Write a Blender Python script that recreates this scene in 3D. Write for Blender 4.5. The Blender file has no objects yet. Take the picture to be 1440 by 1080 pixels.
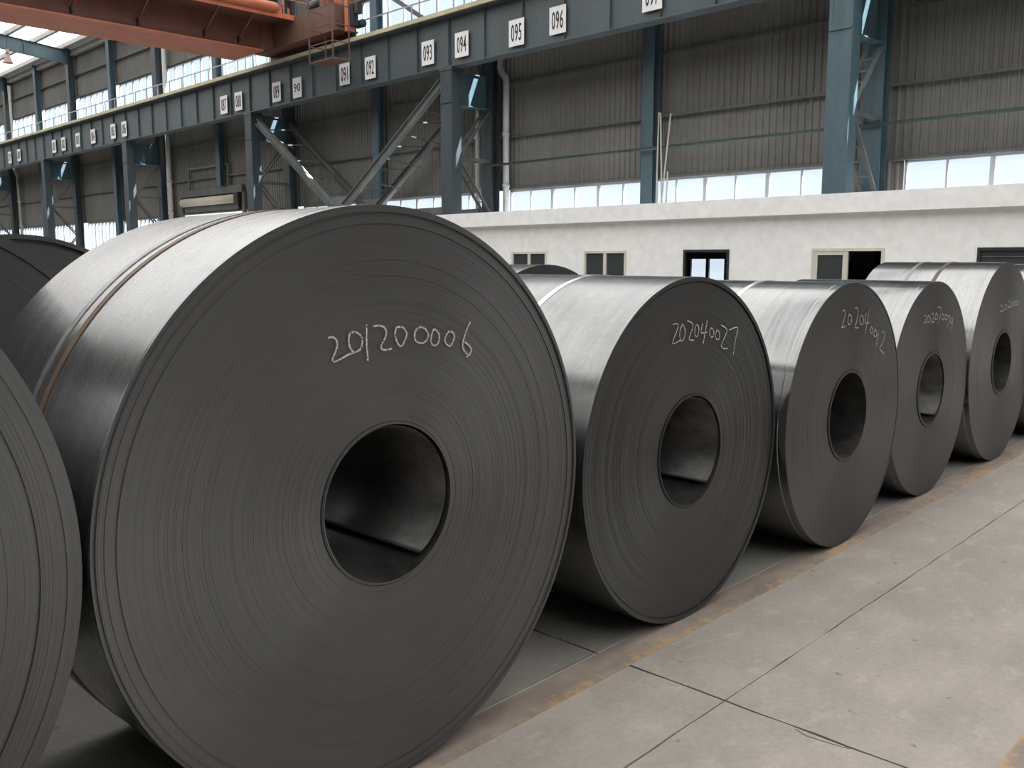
import bpy, math, random
from mathutils import Vector, Matrix
random.seed(7)
R = math.radians
SC = bpy.context.scene
COL = SC.collection

# ---------------------------------------------------------------- camera
cam = bpy.data.objects.new('camera', bpy.data.cameras.new('camera'))
COL.objects.link(cam)
cam.location = (0, 0, 1.7)
cam.rotation_euler = (R(90 - 7.719), 0, R(45.35 - 90))
cam.data.sensor_fit = 'HORIZONTAL'
cam.data.sensor_width = 36
cam.data.lens = 1283.73 / 1440 * 36
cam.data.clip_end = 500
SC.camera = cam

# ---------------------------------------------------------------- world, sun, exposure
SC.view_settings.view_transform = 'Standard'
SC.view_settings.look = 'None'
SC.view_settings.exposure = 0.0
SC.view_settings.gamma = 1
SC.view_settings.use_curve_mapping = False
W = bpy.data.worlds.new('overcast_sky')
SC.world = W
W.use_nodes = True
wn = W.node_tree
wn.nodes.clear()
wo = wn.nodes.new('ShaderNodeOutputWorld')
wb = wn.nodes.new('ShaderNodeBackground')
wr = wn.nodes.new('ShaderNodeValToRGB')
wx = wn.nodes.new('ShaderNodeSeparateXYZ')
wt = wn.nodes.new('ShaderNodeTexCoord')
wn.links.new(wt.outputs['Generated'], wx.inputs[0])
wn.links.new(wx.outputs['Z'], wr.inputs[0])
wr.color_ramp.elements[0].position = 0.0
wr.color_ramp.elements[0].color = (.86, .9, .96, 1)
wr.color_ramp.elements[1].position = 0.7
wr.color_ramp.elements[1].color = (.62, .76, 1, 1)
wn.links.new(wr.outputs[0], wb.inputs['Color'])
wb.inputs['Strength'].default_value = 1.22
wn.links.new(wb.outputs[0], wo.inputs[0])

sun = bpy.data.objects.new('sun', bpy.data.lights.new('sun', 'SUN'))
COL.objects.link(sun)
sun.data.energy = 60.0
sun.data.color = (1, .98, .95)
sun.data.angle = R(.5)
sun.location = (40, 0, 60)
sun.rotation_euler = Vector((-1, .9, -2.45)).to_track_quat('-Z', 'Y').to_euler()

SKYLIGHT = 3.1          # radiance of the translucent roof sheets under the bright sky

# ---------------------------------------------------------------- materials
def nt(name):
    m = bpy.data.materials.new(name); m.use_nodes = True
    t = m.node_tree; t.nodes.clear()
    o = t.nodes.new('ShaderNodeOutputMaterial')
    b = t.nodes.new('ShaderNodeBsdfPrincipled')
    t.links.new(b.outputs[0], o.inputs[0])
    return m, t, b, o

def noise(t, vec, scale, detail=4, rough=.6, mul=None):
    if mul is not None:
        mp = t.nodes.new('ShaderNodeMapping'); mp.inputs['Scale'].default_value = mul
        t.links.new(vec, mp.inputs[0]); vec = mp.outputs[0]
    n = t.nodes.new('ShaderNodeTexNoise')
    n.inputs['Scale'].default_value = scale; n.inputs['Detail'].default_value = detail
    n.inputs['Roughness'].default_value = rough
    t.links.new(vec, n.inputs['Vector'])
    return n.outputs['Fac']

def ramp(t, fac, stops):
    r = t.nodes.new('ShaderNodeValToRGB')
    e = r.color_ramp.elements
    while len(e) < len(stops): e.new(.5)
    for i, (p, c) in enumerate(stops):
        e[i].position = p
        e[i].color = (*c, 1) if isinstance(c, (tuple, list)) else (c, c, c, 1)
    t.links.new(fac, r.inputs[0])
    return r.outputs[0]

def mixc(t, fac, a, b, mode='MIX'):
    m = t.nodes.new('ShaderNodeMix'); m.data_type = 'RGBA'; m.blend_type = mode
    for sock, v in ((m.inputs[0], fac), (m.inputs[6], a), (m.inputs[7], b)):
        if isinstance(v, bpy.types.NodeSocket): t.links.new(v, sock)
        elif isinstance(v, (int, float)): sock.default_value = v
        else: sock.default_value = (*v, 1)
    return m.outputs[2]

def bump(t, b, h, strength, dist):
    n = t.nodes.new('ShaderNodeBump')
    n.inputs['Strength'].default_value = strength; n.inputs['Distance'].default_value = dist
    t.links.new(h, n.inputs['Height']); t.links.new(n.outputs[0], b.inputs['Normal'])

def coords(t, kind='Object'):
    return t.nodes.new('ShaderNodeTexCoord').outputs[kind]

def geo_pos(t):
    return t.nodes.new('ShaderNodeNewGeometry').outputs['Position']

def paint(name, c, dark=None, rough=.55, scale=1.6, metal=0, streak=(1, 1, .25), bmp=.1):
    m, t, b, _ = nt(name)
    dark = dark or tuple(x * .65 for x in c)
    p = geo_pos(t)
    n1 = noise(t, p, scale, 5, .65, streak)
    n2 = noise(t, p, scale * 9, 3, .6)
    col = ramp(t, n1, [(.32, dark), (.6, c)])
    col = mixc(t, .25, col, ramp(t, n2, [(.3, tuple(x * .7 for x in c)), (.7, tuple(min(1, x * 1.15) for x in c))]))
    t.links.new(col, b.inputs['Base Color'])
    b.inputs['Roughness'].default_value = rough; b.inputs['Metallic'].default_value = metal
    if bmp: bump(t, b, n2, bmp, .004)
    return m

M = {}
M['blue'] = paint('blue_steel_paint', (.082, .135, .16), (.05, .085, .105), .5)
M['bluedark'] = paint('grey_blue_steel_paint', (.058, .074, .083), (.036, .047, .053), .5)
M['beam'] = paint('runway_beam_paint', (.083, .105, .113), (.058, .075, .081), .5, 1.1)
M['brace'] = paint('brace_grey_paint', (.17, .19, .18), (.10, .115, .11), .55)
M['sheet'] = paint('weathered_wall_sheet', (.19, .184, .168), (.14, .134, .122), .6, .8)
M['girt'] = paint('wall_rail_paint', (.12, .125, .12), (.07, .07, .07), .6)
M['green'] = paint('green_pipe_paint', (.04, .075, .06), (.04, .05, .048), .5)
M['orange'] = paint('crane_orange_paint', (.60, .19, .095), (.47, .135, .07), .5, 1.3, streak=(1, 1, 1))
M['orangedk'] = paint('crane_shaded_orange', (.21, .085, .06), (.15, .06, .045), .6)  # same crane orange, with the shade under the platform put into the colour
M['cage'] = paint('cage_brown_paint', (.17, .095, .07), (.12, .065, .05), .6)
M['dark'] = paint('greasy_black_metal', (.03, .03, .033), (.015, .015, .015), .45)
M['rail'] = paint('dusty_yellow_rail_edge', (.56, .5, .34), (.38, .34, .24), .7)
M['galv'] = paint('galvanised_rod', (.45, .47, .48), (.3, .32, .33), .4, 3, .3)
M['pvc'] = paint('grey_plastic_pipe', (.55, .55, .52), (.4, .4, .38), .5)
M['white'] = paint('white_wall_paint', (.87, .862, .85), (.84, .83, .815), .8, .5, streak=(.4, .4, 1.2), bmp=.05)
M['upvc'] = paint('cream_window_frame', (.68, .65, .56), (.55, .53, .45), .5)
M['alu'] = paint('window_frame_grey', (.42, .43, .44), (.3, .31, .32), .45)
M['plate'] = paint('white_number_plate', (.88, .88, .87), (.76, .76, .75), .5)
M['black'] = paint('black_number_paint', (.02, .02, .022), (.015, .015, .015), .6)
M['beige'] = paint('roller_beige', (.62, .58, .48), (.5, .47, .39), .5)
M['concrete_wall'] = paint('bare_plinth', (.35, .34, .32), (.25, .245, .23), .85)
M['roofsheet'] = paint('roof_sheet', (.4, .39, .36), (.3, .29, .27), .6)
M['lampred'] = paint('lamp_shade_dusty_red', (.4, .27, .25), (.3, .2, .2), .5)
M['void'] = paint('room_shade_lining', (.05, .05, .055), (.035, .035, .04), .9)  # annex interior coloured near black to stand for the shade of an unlit room

def glass(name, tint, alpha):
    m, t, b, o = nt(name)
    b.inputs['Base Color'].default_value = (.8, .86, .9, 1)
    b.inputs['Roughness'].default_value = .25
    tr = t.nodes.new('ShaderNodeBsdfTransparent'); tr.inputs[0].default_value = (*tint, 1)
    mx = t.nodes.new('ShaderNodeMixShader'); mx.inputs[0].default_value = alpha
    t.links.new(b.outputs[0], mx.inputs[1]); t.links.new(tr.outputs[0], mx.inputs[2])
    t.links.new(mx.outputs[0], o.inputs[0])
    return m
M['glass'] = glass('window_glass', (.93, .97, 1), .86)
def darkglass():
    m, t, b, o = nt('unlit_room_glass')
    b.inputs['Base Color'].default_value = (.05, .055, .055, 1); b.inputs['Roughness'].default_value = .08
    return m
M['darkglass'] = darkglass()

def skylight():
    m, t, b, o = nt('translucent_roof_sheet')
    e = t.nodes.new('ShaderNodeEmission')
    n = noise(t, geo_pos(t), .5, 4, .6)
    t.links.new(ramp(t, n, [(.3, (.90, .89, .87)), (.7, (.97, .97, .97))]), e.inputs[0])
    e.inputs[1].default_value = SKYLIGHT
    t.links.new(e.outputs[0], o.inputs[0])
    return m
M['skylight'] = skylight()

# concrete slabs and markings on the floor
def concrete(name, light, dark, stain):
    m, t, b, _ = nt(name)
    p = geo_pos(t)
    big = noise(t, p, .55, 6, .62)
    mid = noise(t, p, 2.3, 8, .72)
    fine = noise(t, p, 38, 3, .65)
    long = noise(t, p, 1.4, 4, .6, (.35, 1.6, 1))
    col = ramp(t, mid, [(.27, dark), (.58, light)])
    col = mixc(t, ramp(t, big, [(.45, 0.), (.72, .75)]), col, stain)
    col = mixc(t, .35, col, ramp(t, long, [(.35, dark), (.65, light)]))
    col = mixc(t, .3, col, ramp(t, fine, [(.3, tuple(x * .72 for x in light)), (.7, tuple(min(1, x * 1.15) for x in light))]))
    spots = ramp(t, noise(t, p, 11, 2, .5), [(.70, 0.), (.76, .55)])
    col = mixc(t, spots, col, tuple(x * .45 for x in dark))
    worn = noise(t, p, 5.5, 6, .75, (.8, 1.3, 1))
    col = mixc(t, ramp(t, worn, [(.54, 0.), (.68, .45)]), col, tuple(min(1, x * 1.3) for x in light))
    t.links.new(col, b.inputs['Base Color'])
    t.links.new(ramp(t, mid, [(.3, .62), (.7, .85)]), b.inputs['Roughness'])
    bump(t, b, fine, .25, .003)
    return m
M['slab'] = concrete('concrete_slab', (.34, .302, .266), (.168, .15, .131), (.205, .19, .167))
M['slab_dirty'] = concrete('stained_concrete_slab', (.24, .228, .205), (.14, .133, .12), (.175, .18, .156))
M['joint'] = concrete('joint_dirt', (.10, .09, .08), (.05, .046, .04), (.07, .065, .06))

def marking(name):
    m, t, b, _ = nt(name)
    p = coords(t)
    sx = t.nodes.new('ShaderNodeSeparateXYZ'); t.links.new(p, sx.inputs[0])
    n1 = noise(t, p, 4.2, 6, .7, (.6, 1, 1)); n2 = noise(t, p, 13, 4, .7); n3 = noise(t, p, 1.1, 3, .5, (1, .3, 1))
    base = ramp(t, n1, [(.3, (.15, .12, .098)), (.65, (.27, .222, .185))])
    # the paint survives towards the aisle edge of the line (low local y)
    ad = t.nodes.new('ShaderNodeMath'); ad.operation = 'MULTIPLY_ADD'
    t.links.new(sx.outputs['Y'], ad.inputs[0]); ad.inputs[1].default_value = -2.6; ad.inputs[2].default_value = -.12
    ad2 = t.nodes.new('ShaderNodeMath'); ad2.operation = 'ADD'
    t.links.new(ad.outputs[0], ad2.inputs[0]); t.links.new(n2, ad2.inputs[1])
    ad3 = t.nodes.new('ShaderNodeMath'); ad3.operation = 'MULTIPLY_ADD'
    t.links.new(n3, ad3.inputs[0]); ad3.inputs[1].default_value = 1.1; t.links.new(ad2.outputs[0], ad3.inputs[2])
    fac = ramp(t, ad3.outputs[0], [(.84, 0.), (1.0, .7)])
    col = mixc(t, fac, base, (.42, .265, .11))
    t.links.new(col, b.inputs['Base Color']); b.inputs['Roughness'].default_value = .75
    bump(t, b, n2, .2, .003)
    return m
M['marking'] = marking('worn_yellow_marking')

# coil steel: object space, axis along Y
def coil_mats(name, face, side, ro, seed, scuff=.3):
    out = []
    for kind in ('side', 'face', 'bore'):
        m, t, b, _ = nt(name + '_' + kind)
        p = coords(t)
        off = t.nodes.new('ShaderNodeVectorMath'); off.operation = 'ADD'; off.inputs[1].default_value = (seed * 3.1, seed * 1.7, seed * .9)
        t.links.new(p, off.inputs[0]); q = off.outputs[0]
        if kind == 'side':
            st = noise(t, q, 3.0, 3, .5, (.5, 12, .5))
            big = noise(t, q, 2.2, 4, .6)
            fine = noise(t, q, 45, 2, .6)
            c0 = tuple(x * .88 for x in side)
            col = ramp(t, st, [(.3, c0), (.62, side)])
            col = mixc(t, ramp(t, big, [(.42, 0.), (.7, scuff)]), col, tuple(x * .5 for x in side))
            col = mixc(t, .1, col, ramp(t, fine, [(.35, tuple(x * .5 for x in side)), (.65, side)]))
            t.links.new(col, b.inputs['Base Color'])
            b.inputs['Metallic'].default_value = .95
            mr = mixc(t, .5, ramp(t, st, [(.3, ro - .03), (.7, ro + .05)]), ramp(t, big, [(.3, ro - .05), (.7, ro + .1)]))
            t.links.new(mr, b.inputs['Roughness'])
        else:
            vm = t.nodes.new('ShaderNodeVectorMath'); vm.operation = 'MULTIPLY'; vm.inputs[1].default_value = (1, 0, 1)
            t.links.new(p, vm.inputs[0])
            ln = t.nodes.new('ShaderNodeVectorMath'); ln.operation = 'LENGTH'; t.links.new(vm.outputs[0], ln.inputs[0])
            cx = t.nodes.new('ShaderNodeCombineXYZ'); t.links.new(ln.outputs['Value'], cx.inputs[0]); cx.inputs[1].default_value = seed
            nm = t.nodes.new('ShaderNodeVectorMath'); nm.operation = 'NORMALIZE'; t.links.new(vm.outputs[0], nm.inputs[0])
            sc = t.nodes.new('ShaderNodeVectorMath'); sc.operation = 'SCALE'; sc.inputs['Scale'].default_value = .03
            t.links.new(nm.outputs[0], sc.inputs[0])
            av = t.nodes.new('ShaderNodeVectorMath'); av.operation = 'ADD'
            t.links.new(cx.outputs[0], av.inputs[0]); t.links.new(sc.outputs[0], av.inputs[1])
            if kind == 'face':
                r1 = noise(t, av.outputs[0], 240, 3, .8); r2 = noise(t, cx.outputs[0], 26, 3, .6); bl = noise(t, q, 1.7, 4, .55)
                col = ramp(t, r1, [(.3, tuple(x * .8 for x in face)), (.66, tuple(x * 1.12 for x in face))])
                col = mixc(t, .4, col, ramp(t, r2, [(.35, tuple(x * .88 for x in face)), (.65, tuple(x * 1.08 for x in face))]))
                col = mixc(t, .35, col, ramp(t, bl, [(.35, tuple(x * .8 for x in face)), (.65, tuple(x * 1.2 for x in face))]))
                t.links.new(col, b.inputs['Base Color'])
                b.inputs['Metallic'].default_value = .7; b.inputs['Roughness'].default_value = .42
                tg = t.nodes.new('ShaderNodeTangent'); tg.direction_type = 'RADIAL'; tg.axis = 'Y'
                t.links.new(tg.outputs[0], b.inputs['Tangent']); b.inputs['Anisotropic'].default_value = .75
                bump(t, b, r1, .18, .0012)
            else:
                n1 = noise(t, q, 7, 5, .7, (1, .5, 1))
                t.links.new(ramp(t, n1, [(.35, (.03, .029, .028)), (.7, (.095, .092, .088))]), b.inputs['Base Color'])  # shade inside the bore is put into this colour, darker than the coil side
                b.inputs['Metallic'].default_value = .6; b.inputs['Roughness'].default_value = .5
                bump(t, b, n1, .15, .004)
        out.append(m)
    return out

def strap_mat(name, c, d, rough, metal):
    m, t, b, _ = nt(name)
    n = noise(t, coords(t), 9, 5, .7)
    t.links.new(ramp(t, n, [(.35, d), (.65, c)]), b.inputs['Base Color'])
    b.inputs['Roughness'].default_value = rough; b.inputs['Metallic'].default_value = metal
    return m
M['strap_rust'] = strap_mat('rusty_strap', (.15, .095, .055), (.09, .06, .04), .55, .4)
M['strap_bright'] = strap_mat('bright_strap', (.85, .86, .87), (.6, .61, .62), .28, .7)
M['strap_dull'] = strap_mat('dull_strap', (.30, .30, .30), (.2, .2, .2), .4, .8)

def chalk_mat():
    m, t, b, o = nt('chalk')
    b.inputs['Base Color'].default_value = (.62, .62, .6, 1); b.inputs['Roughness'].default_value = .95
    tr = t.nodes.new('ShaderNodeBsdfTransparent'); mx = t.nodes.new('ShaderNodeMixShader')
    f = ramp(t, noise(t, coords(t), 130, 3, .7), [(.36, 0.), (.5, 1.)])
    t.links.new(f, mx.inputs[0]); t.links.new(tr.outputs[0], mx.inputs[1]); t.links.new(b.outputs[0], mx.inputs[2])
    t.links.new(mx.outputs[0], o.inputs[0])
    return m
M['chalk'] = chalk_mat()

# ---------------------------------------------------------------- mesh helpers
BASE = {}       # world position of every root, so parts can be written in hall coordinates

class MB:
    def __init__(s): s.v = []; s.f = []; s.mi = []
    def quad(s, a, b, c, d, mi=0):
        i = len(s.v); s.v += [a, b, c, d]; s.f.append((i, i + 1, i + 2, i + 3)); s.mi.append(mi); return s
    def box(s, x0, x1, y0, y1, z0, z1, mi=0):
        i = len(s.v)
        s.v += [(x0, y0, z0), (x1, y0, z0), (x1, y1, z0), (x0, y1, z0), (x0, y0, z1), (x1, y0, z1), (x1, y1, z1), (x0, y1, z1)]
        for q in ((0, 3, 2, 1), (4, 5, 6, 7), (0, 1, 5, 4), (1, 2, 6, 5), (2, 3, 7, 6), (3, 0, 4, 7)):
            s.f.append(tuple(i + k for k in q)); s.mi.append(mi)
        return s
    def bar(s, p, q, w, h, ref=(0, 0, 1)):
        """rectangular bar p to q; w across ref, h along ref"""
        p = Vector(p); q = Vector(q); d = (q - p).normalized(); r = Vector(ref)
        a = d.cross(r)
        if a.length < 1e-4: a = d.cross(Vector((1, 0, 0)))
        a.normalize(); b = a.cross(d).normalized()
        a *= w / 2; b *= h / 2; i = len(s.v)
        for c in (p, q): s.v += [tuple(c - a - b), tuple(c + a - b), tuple(c + a + b), tuple(c - a + b)]
        for k in ((0, 1, 2, 3), (7, 6, 5, 4), (0, 4, 5, 1), (1, 5, 6, 2), (2, 6, 7, 3), (3, 7, 4, 0)):
            s.f.append(tuple(i + j for j in k)); s.mi.append(0)
        return s
    def tube(s, pts, r, n=10, caps=True, radii=None):
        pts = [Vector(p) for p in pts]; rings = []
        for k, p in enumerate(pts):
            d = (pts[min(k + 1, len(pts) - 1)] - pts[max(k - 1, 0)]).normalized()
            a = d.cross(Vector((0, 0, 1)))
            if a.length < 1e-3: a = d.cross(Vector((1, 0, 0)))
            a.normalize(); b = a.cross(d)
            rr = radii[k] if radii else r
            i = len(s.v); rings.append(i)
            for j in range(n):
                t = 2 * math.pi * j / n
                s.v.append(tuple(p + a * rr * math.cos(t) + b * rr * math.sin(t)))
        for k in range(len(rings) - 1):
            for j in range(n):
                s.f.append((rings[k] + j, rings[k] + (j + 1) % n, rings[k + 1] + (j + 1) % n, rings[k + 1] + j)); s.mi.append(0)
        if caps:
            s.f.append(tuple(rings[0] + j for j in reversed(range(n)))); s.f.append(tuple(rings[-1] + j for j in range(n))); s.mi += [0, 0]
        return s
    def hsec(s, x, y, z0, z1, dx, dy, tf=.03, tw=.025):
        """upright H section: flanges face -x and +x"""
        s.box(x - dx / 2, x - dx / 2 + tf, y - dy / 2, y + dy / 2, z0, z1)
        s.box(x + dx / 2 - tf, x + dx / 2, y - dy / 2, y + dy / 2, z0, z1)
        return s.box(x - dx / 2 + tf, x + dx / 2 - tf, y - tw / 2, y + tw / 2, z0, z1)
    def mesh(s, name, mats, off=(0, 0, 0), smooth=False):
        me = bpy.data.meshes.new(name)
        me.from_pydata([(a - off[0], b - off[1], c - off[2]) for a, b, c in s.v], [], s.f)
        for m in (mats if isinstance(mats, list) else [mats]): me.materials.append(m)
        me.polygons.foreach_set('material_index', s.mi)
        if smooth: me.polygons.foreach_set('use_smooth', [True] * len(s.f))
        me.update()
        return me
    def build(s, name, mats, parent=None, smooth=False):
        """link as one object; a part keeps its parent's frame, a thing gets its origin at its base"""
        if parent is not None:
            off = BASE[parent.name]; o = bpy.data.objects.new(name, s.mesh(name, mats, off, smooth)); o.parent = parent
            COL.objects.link(o); BASE[o.name] = off
        else:
            xs, ys, zs = zip(*s.v)
            off = ((min(xs) + max(xs)) / 2, (min(ys) + max(ys)) / 2, min(zs))
            o = bpy.data.objects.new(name, s.mesh(name, mats, off, smooth)); o.location = off
            COL.objects.link(o); BASE[o.name] = off
        return o

def tag(o, label=None, cat=None, group=None, kind=None):
    if label: o['label'] = label
    if cat: o['category'] = cat
    if group: o['group'] = group
    if kind: o['kind'] = kind
    return o
def root(name, loc, **k):
    o = bpy.data.objects.new(name, None); o.empty_display_size = .2
    COL.objects.link(o); o.location = loc; BASE[o.name] = tuple(loc)
    return tag(o, **k)
def link_mesh(name, me, loc, parent, rz=0, scale=None):
    """a repeat that shares mesh data, placed in hall coordinates under its parent"""
    o = bpy.data.objects.new(name, me); COL.objects.link(o); o.parent = parent
    b = BASE[parent.name]; o.location = (loc[0] - b[0], loc[1] - b[1], loc[2] - b[2]); o.rotation_euler.z = rz
    if scale: o.scale = scale
    BASE[o.name] = tuple(loc)
    return o
ROW = R(1.95)      # the coil rows and slab joints stand slightly askew to the hall
def row(x, y, z=0):
    return (x * math.cos(ROW) - y * math.sin(ROW), x * math.sin(ROW) + y * math.cos(ROW), z)

# ================================================================ FLOOR
floor = MB().box(-9, 21.2, -32, 100, -.25, -.03).build('floor', M['joint'])
tag(floor, kind='structure')
def slab(x0, x1, y0, y1, mat, fine=False):
    gx, gy = .0055, .003
    rnd = random.Random(hash((round(x0, 2), round(y0, 2))) & 0xffff)
    jit = .0032 if fine else 0
    pts = []
    step = .12 if fine else 2.0
    def edge(a, b):
        n = max(1, int(math.hypot(b[0] - a[0], b[1] - a[1]) / step))
        for k in range(n):
            t = k / n; j = jit if 0 < k else 0
            pts.append((a[0] + (b[0] - a[0]) * t + rnd.uniform(-j, j), a[1] + (b[1] - a[1]) * t + rnd.uniform(-j, j)))
    c = [(x0 + gx, y0 + gy), (x1 - gx, y0 + gy), (x1 - gx, y1 - gy), (x0 + gx, y1 - gy)]
    for k in range(4): edge(c[k], c[(k + 1) % 4])
    mb = MB(); n = len(pts)
    mb.v = [row(x, y, 0) for x, y in pts] + [row(x, y, -.03) for x, y in pts]
    mb.f = [tuple(range(n))] + [(k, k + n, (k + 1) % n + n, (k + 1) % n) for k in range(n)]
    mb.mi = [0] * len(mb.f)
    return mb.build('floor_slab', mat, floor)
xs = [-8.3, -3.0, 3.01, 9.0, 15.0]
for a, b in zip(xs, xs[1:]):
    near = a in (-3.0, 3.01)
    slab(a, b, 1.705, 2.345, M['slab'], near)
    slab(a, b, -3.3, 1.705, M['slab'], near)
    slab(a, b, -9, -3.3, M['slab'])
    for y0, y1 in ((2.345, 7.3), (7.3, 13), (13, 19)): slab(a, b, y0, y1, M['slab_dirty'], near and y0 < 3)
slab(15, 18.4, 1.705, 2.345, M['slab']); slab(15, 18.6, -3.3, 1.705, M['slab']); slab(15, 18.3, 2.345, 7.3, M['slab_dirty'])
for y0, y1 in ((7.3, 13), (13, 19), (19, 29.5)): slab(15, 18.5, y0, y1, M['slab_dirty'])
for a, b in zip(xs, xs[1:]):
    for y0, y1 in ((19, 29.5), (29.5, 40), (40, 52), (52, 64), (64, 80)): slab(max(a, -6.2), b, y0, y1, M['slab_dirty'])
for y0, y1 in ((30.3, 40), (40, 52), (52, 64), (64, 80)): slab(15, 20.6, y0, y1, M['slab_dirty'])
def groove(pts, w):
    mb = MB()
    for a, b in zip(pts, pts[1:]):
        d = Vector((b[0] - a[0], b[1] - a[1], 0)).normalized(); n = Vector((-d.y, d.x, 0)) * w / 2
        q = [(a[0] + n.x, a[1] + n.y), (a[0] - n.x, a[1] - n.y), (b[0] - n.x, b[1] - n.y), (b[0] + n.x, b[1] + n.y)]
        mb.quad(*[row(x, y, .0008) for x, y in q])
    return mb.build('slab_crack', M['joint'], floor)
groove([(2.995, 1.405), (2.975, 1.355), (2.985, 1.27), (2.99, 1.225), (3.0, 1.2)], .005)
groove([(2.4, 1.2), (2.47, 1.31), (2.5, 1.37)], .003)

def line_marking(x0, x1, y, width, flip, label):
    mb = MB(); n = int((x1 - x0) / .15)
    rnd = random.Random(3)
    for k in range(n):
        a = x0 + (x1 - x0) * k / n; b = x0 + (x1 - x0) * (k + 1) / n
        mb.box(a, b, 0, width, 0, .0015)
    o = bpy.data.objects.new('floor_marking', mb.mesh('floor_marking', M['marking'])); COL.objects.link(o)
    if flip: o.location = row(x0 + x1, y, .0002); o.rotation_euler.z = ROW + math.pi
    else: o.location = row(0, y, .0002); o.rotation_euler.z = ROW
    return tag(o, label, 'floor marking')
line_marking(-4, 17.8, 2.16, .165, False, 'worn yellow painted line running along the front of the coil row')
line_marking(-2, 17.8, .79, .17, True, 'second worn yellow painted line across the aisle, in the bottom right corner')

# ================================================================ FAR WALL (corrugated sheets on steel rails)
XW = 21.05
wall = root('wall_far', (XW, 40, 0), kind='structure')
PW = .76
def sheet_mesh(name, w, z0, z1, mat):
    mb = MB(); n = max(1, round(w / .19)); p = w / n; prof = []
    for k in range(n):
        a = k * p
        prof += [(a, 0), (a + p * .55, 0), (a + p * .68, -.032), (a + p * .87, -.032)]
    prof.append((w, 0))
    for (ya, xa), (yb, xb) in zip(prof, prof[1:]):
        mb.quad((xa, ya, z0), (xb, yb, z0), (xb, yb, z1), (xa, ya, z1))
    return mb.mesh(name, mat)
mid = sheet_mesh('wall_sheet', PW, 3.93, 9.28, M['sheet'])
upp = sheet_mesh('wall_sheet', PW, 11.22, 13.9, M['sheet'])
low = sheet_mesh('wall_sheet', PW, 1.2, 3.93, M['sheet'])
n = 0
y = -.5
while y < 82:
    link_mesh('wall_sheet', mid, (XW, y, 0), wall)
    link_mesh('wall_sheet', upp, (XW, y, 0), wall)
    y += PW
for (a, b) in ((8.75, 10.3), (34.5, 38.2), (44.75, 46.3)):
    n = round((b - a) / PW); w = (b - a) / n
    for k in range(n):
        o = link_mesh('wall_sheet', low, (XW, a + k * w, 0), wall, scale=(1, w / PW, 1))
MB().box(XW - .1, XW + .1, 82.3, 100, 0, 14).box(XW - .1, XW + .1, -32, -.6, 0, 14).build('wall_end_sheets', M['sheet'], wall)
mb = MB().box(XW - .1, XW + .1, 30, 38.3, 0, 1.2).box(XW - .1, XW + .1, 44.8, 82.3, 0, 1.2)
mb.build('plinth', M['concrete_wall'], wall)
for z in (5.62, 7.25, 9.2, 11.3, 12.55):
    m_ = MB().box(XW - .16, XW - .035, -.5, 82.3, z - .02, z + .005).box(XW - .165, XW - .155, -.5, 82.3, z - .07, z + .005)
    m_.build('wall_rail', M['girt'], wall)
MB().box(XW - .13, XW + .02, 30.5, 82.3, 3.93, 3.99).box(XW - .13, XW + .02, -.5, 30.5, 3.93, 3.99).build('wall_rail', M['girt'], wall)

# windows in the wall: each run of panes is one window with frame bars and panes
WIN = [0]
pane_cache = {}
def wall_window(y0, y1, z0, z1, pitch, transom=None, phase=0, mat='alu'):
    WIN[0] += 1
    w = root('window_%d' % WIN[0], (XW, (y0 + y1) / 2, z0), kind='structure')
    fr = MB()
    fr.box(XW - .04, XW + .04, y0, y1, z0, z0 + .06).box(XW - .04, XW + .04, y0, y1, z1 - .06, z1)
    fr.box(XW - .04, XW + .04, y0, y0 + .05, z0, z1).box(XW - .04, XW + .04, y1 - .05, y1, z0, z1)
    if transom: fr.box(XW - .03, XW + .03, y0, y1, transom - .03, transom + .03)
    fr.build('window_frame', M[mat], w)
    n = round((y1 - y0) / pitch); p = (y1 - y0) / n
    for k in range(n):
        a = y0 + k * p
        if k:
            hw = .05 if (k + phase) % 2 == 0 else .022
            MB().box(XW - .045, XW + .045, a - hw, a + hw, z0 + .06, z1 - .06).build('mullion', M[mat], w)
        key = (round(p, 3), z0, z1)
        if key not in pane_cache:
            pane_cache[key] = MB().box(-.004, .004, .02, p - .02, z0 + .05, z1 - .05).mesh('pane', M['glass'])
        link_mesh('pane', pane_cache[key], (XW + .01, a, 0), w)
    return w
wall_window(-.5, 8.72, 2.0, 3.93, .93)
wall_window(10.3, 21.35, 2.0, 3.93, .945, phase=0)
wall_window(22.4, 33.6, 2.0, 3.93, .945)
wall_window(46.7, 57.5, 1.2, 3.93, .54, 2.3)
wall_window(58.5, 69.6, 1.2, 3.93, .54, 2.3)
wall_window(70.4, 81.8, 1.2, 3.93, .54, 2.3)
COLY = [9.3, 21.9, 34.0, 46.2, 58.0, 70.0]
posts = [3.2, 15.6, 27.95, 40.1, 52.1, 64.0, 76.0]
edges = sorted(COLY + posts + [-2.8, 82.3])
for a, b in zip(edges, edges[1:]):
    if b > 0: wall_window(max(a + .32, -.4), b - .32, 9.3, 11.22, .92)

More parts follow.
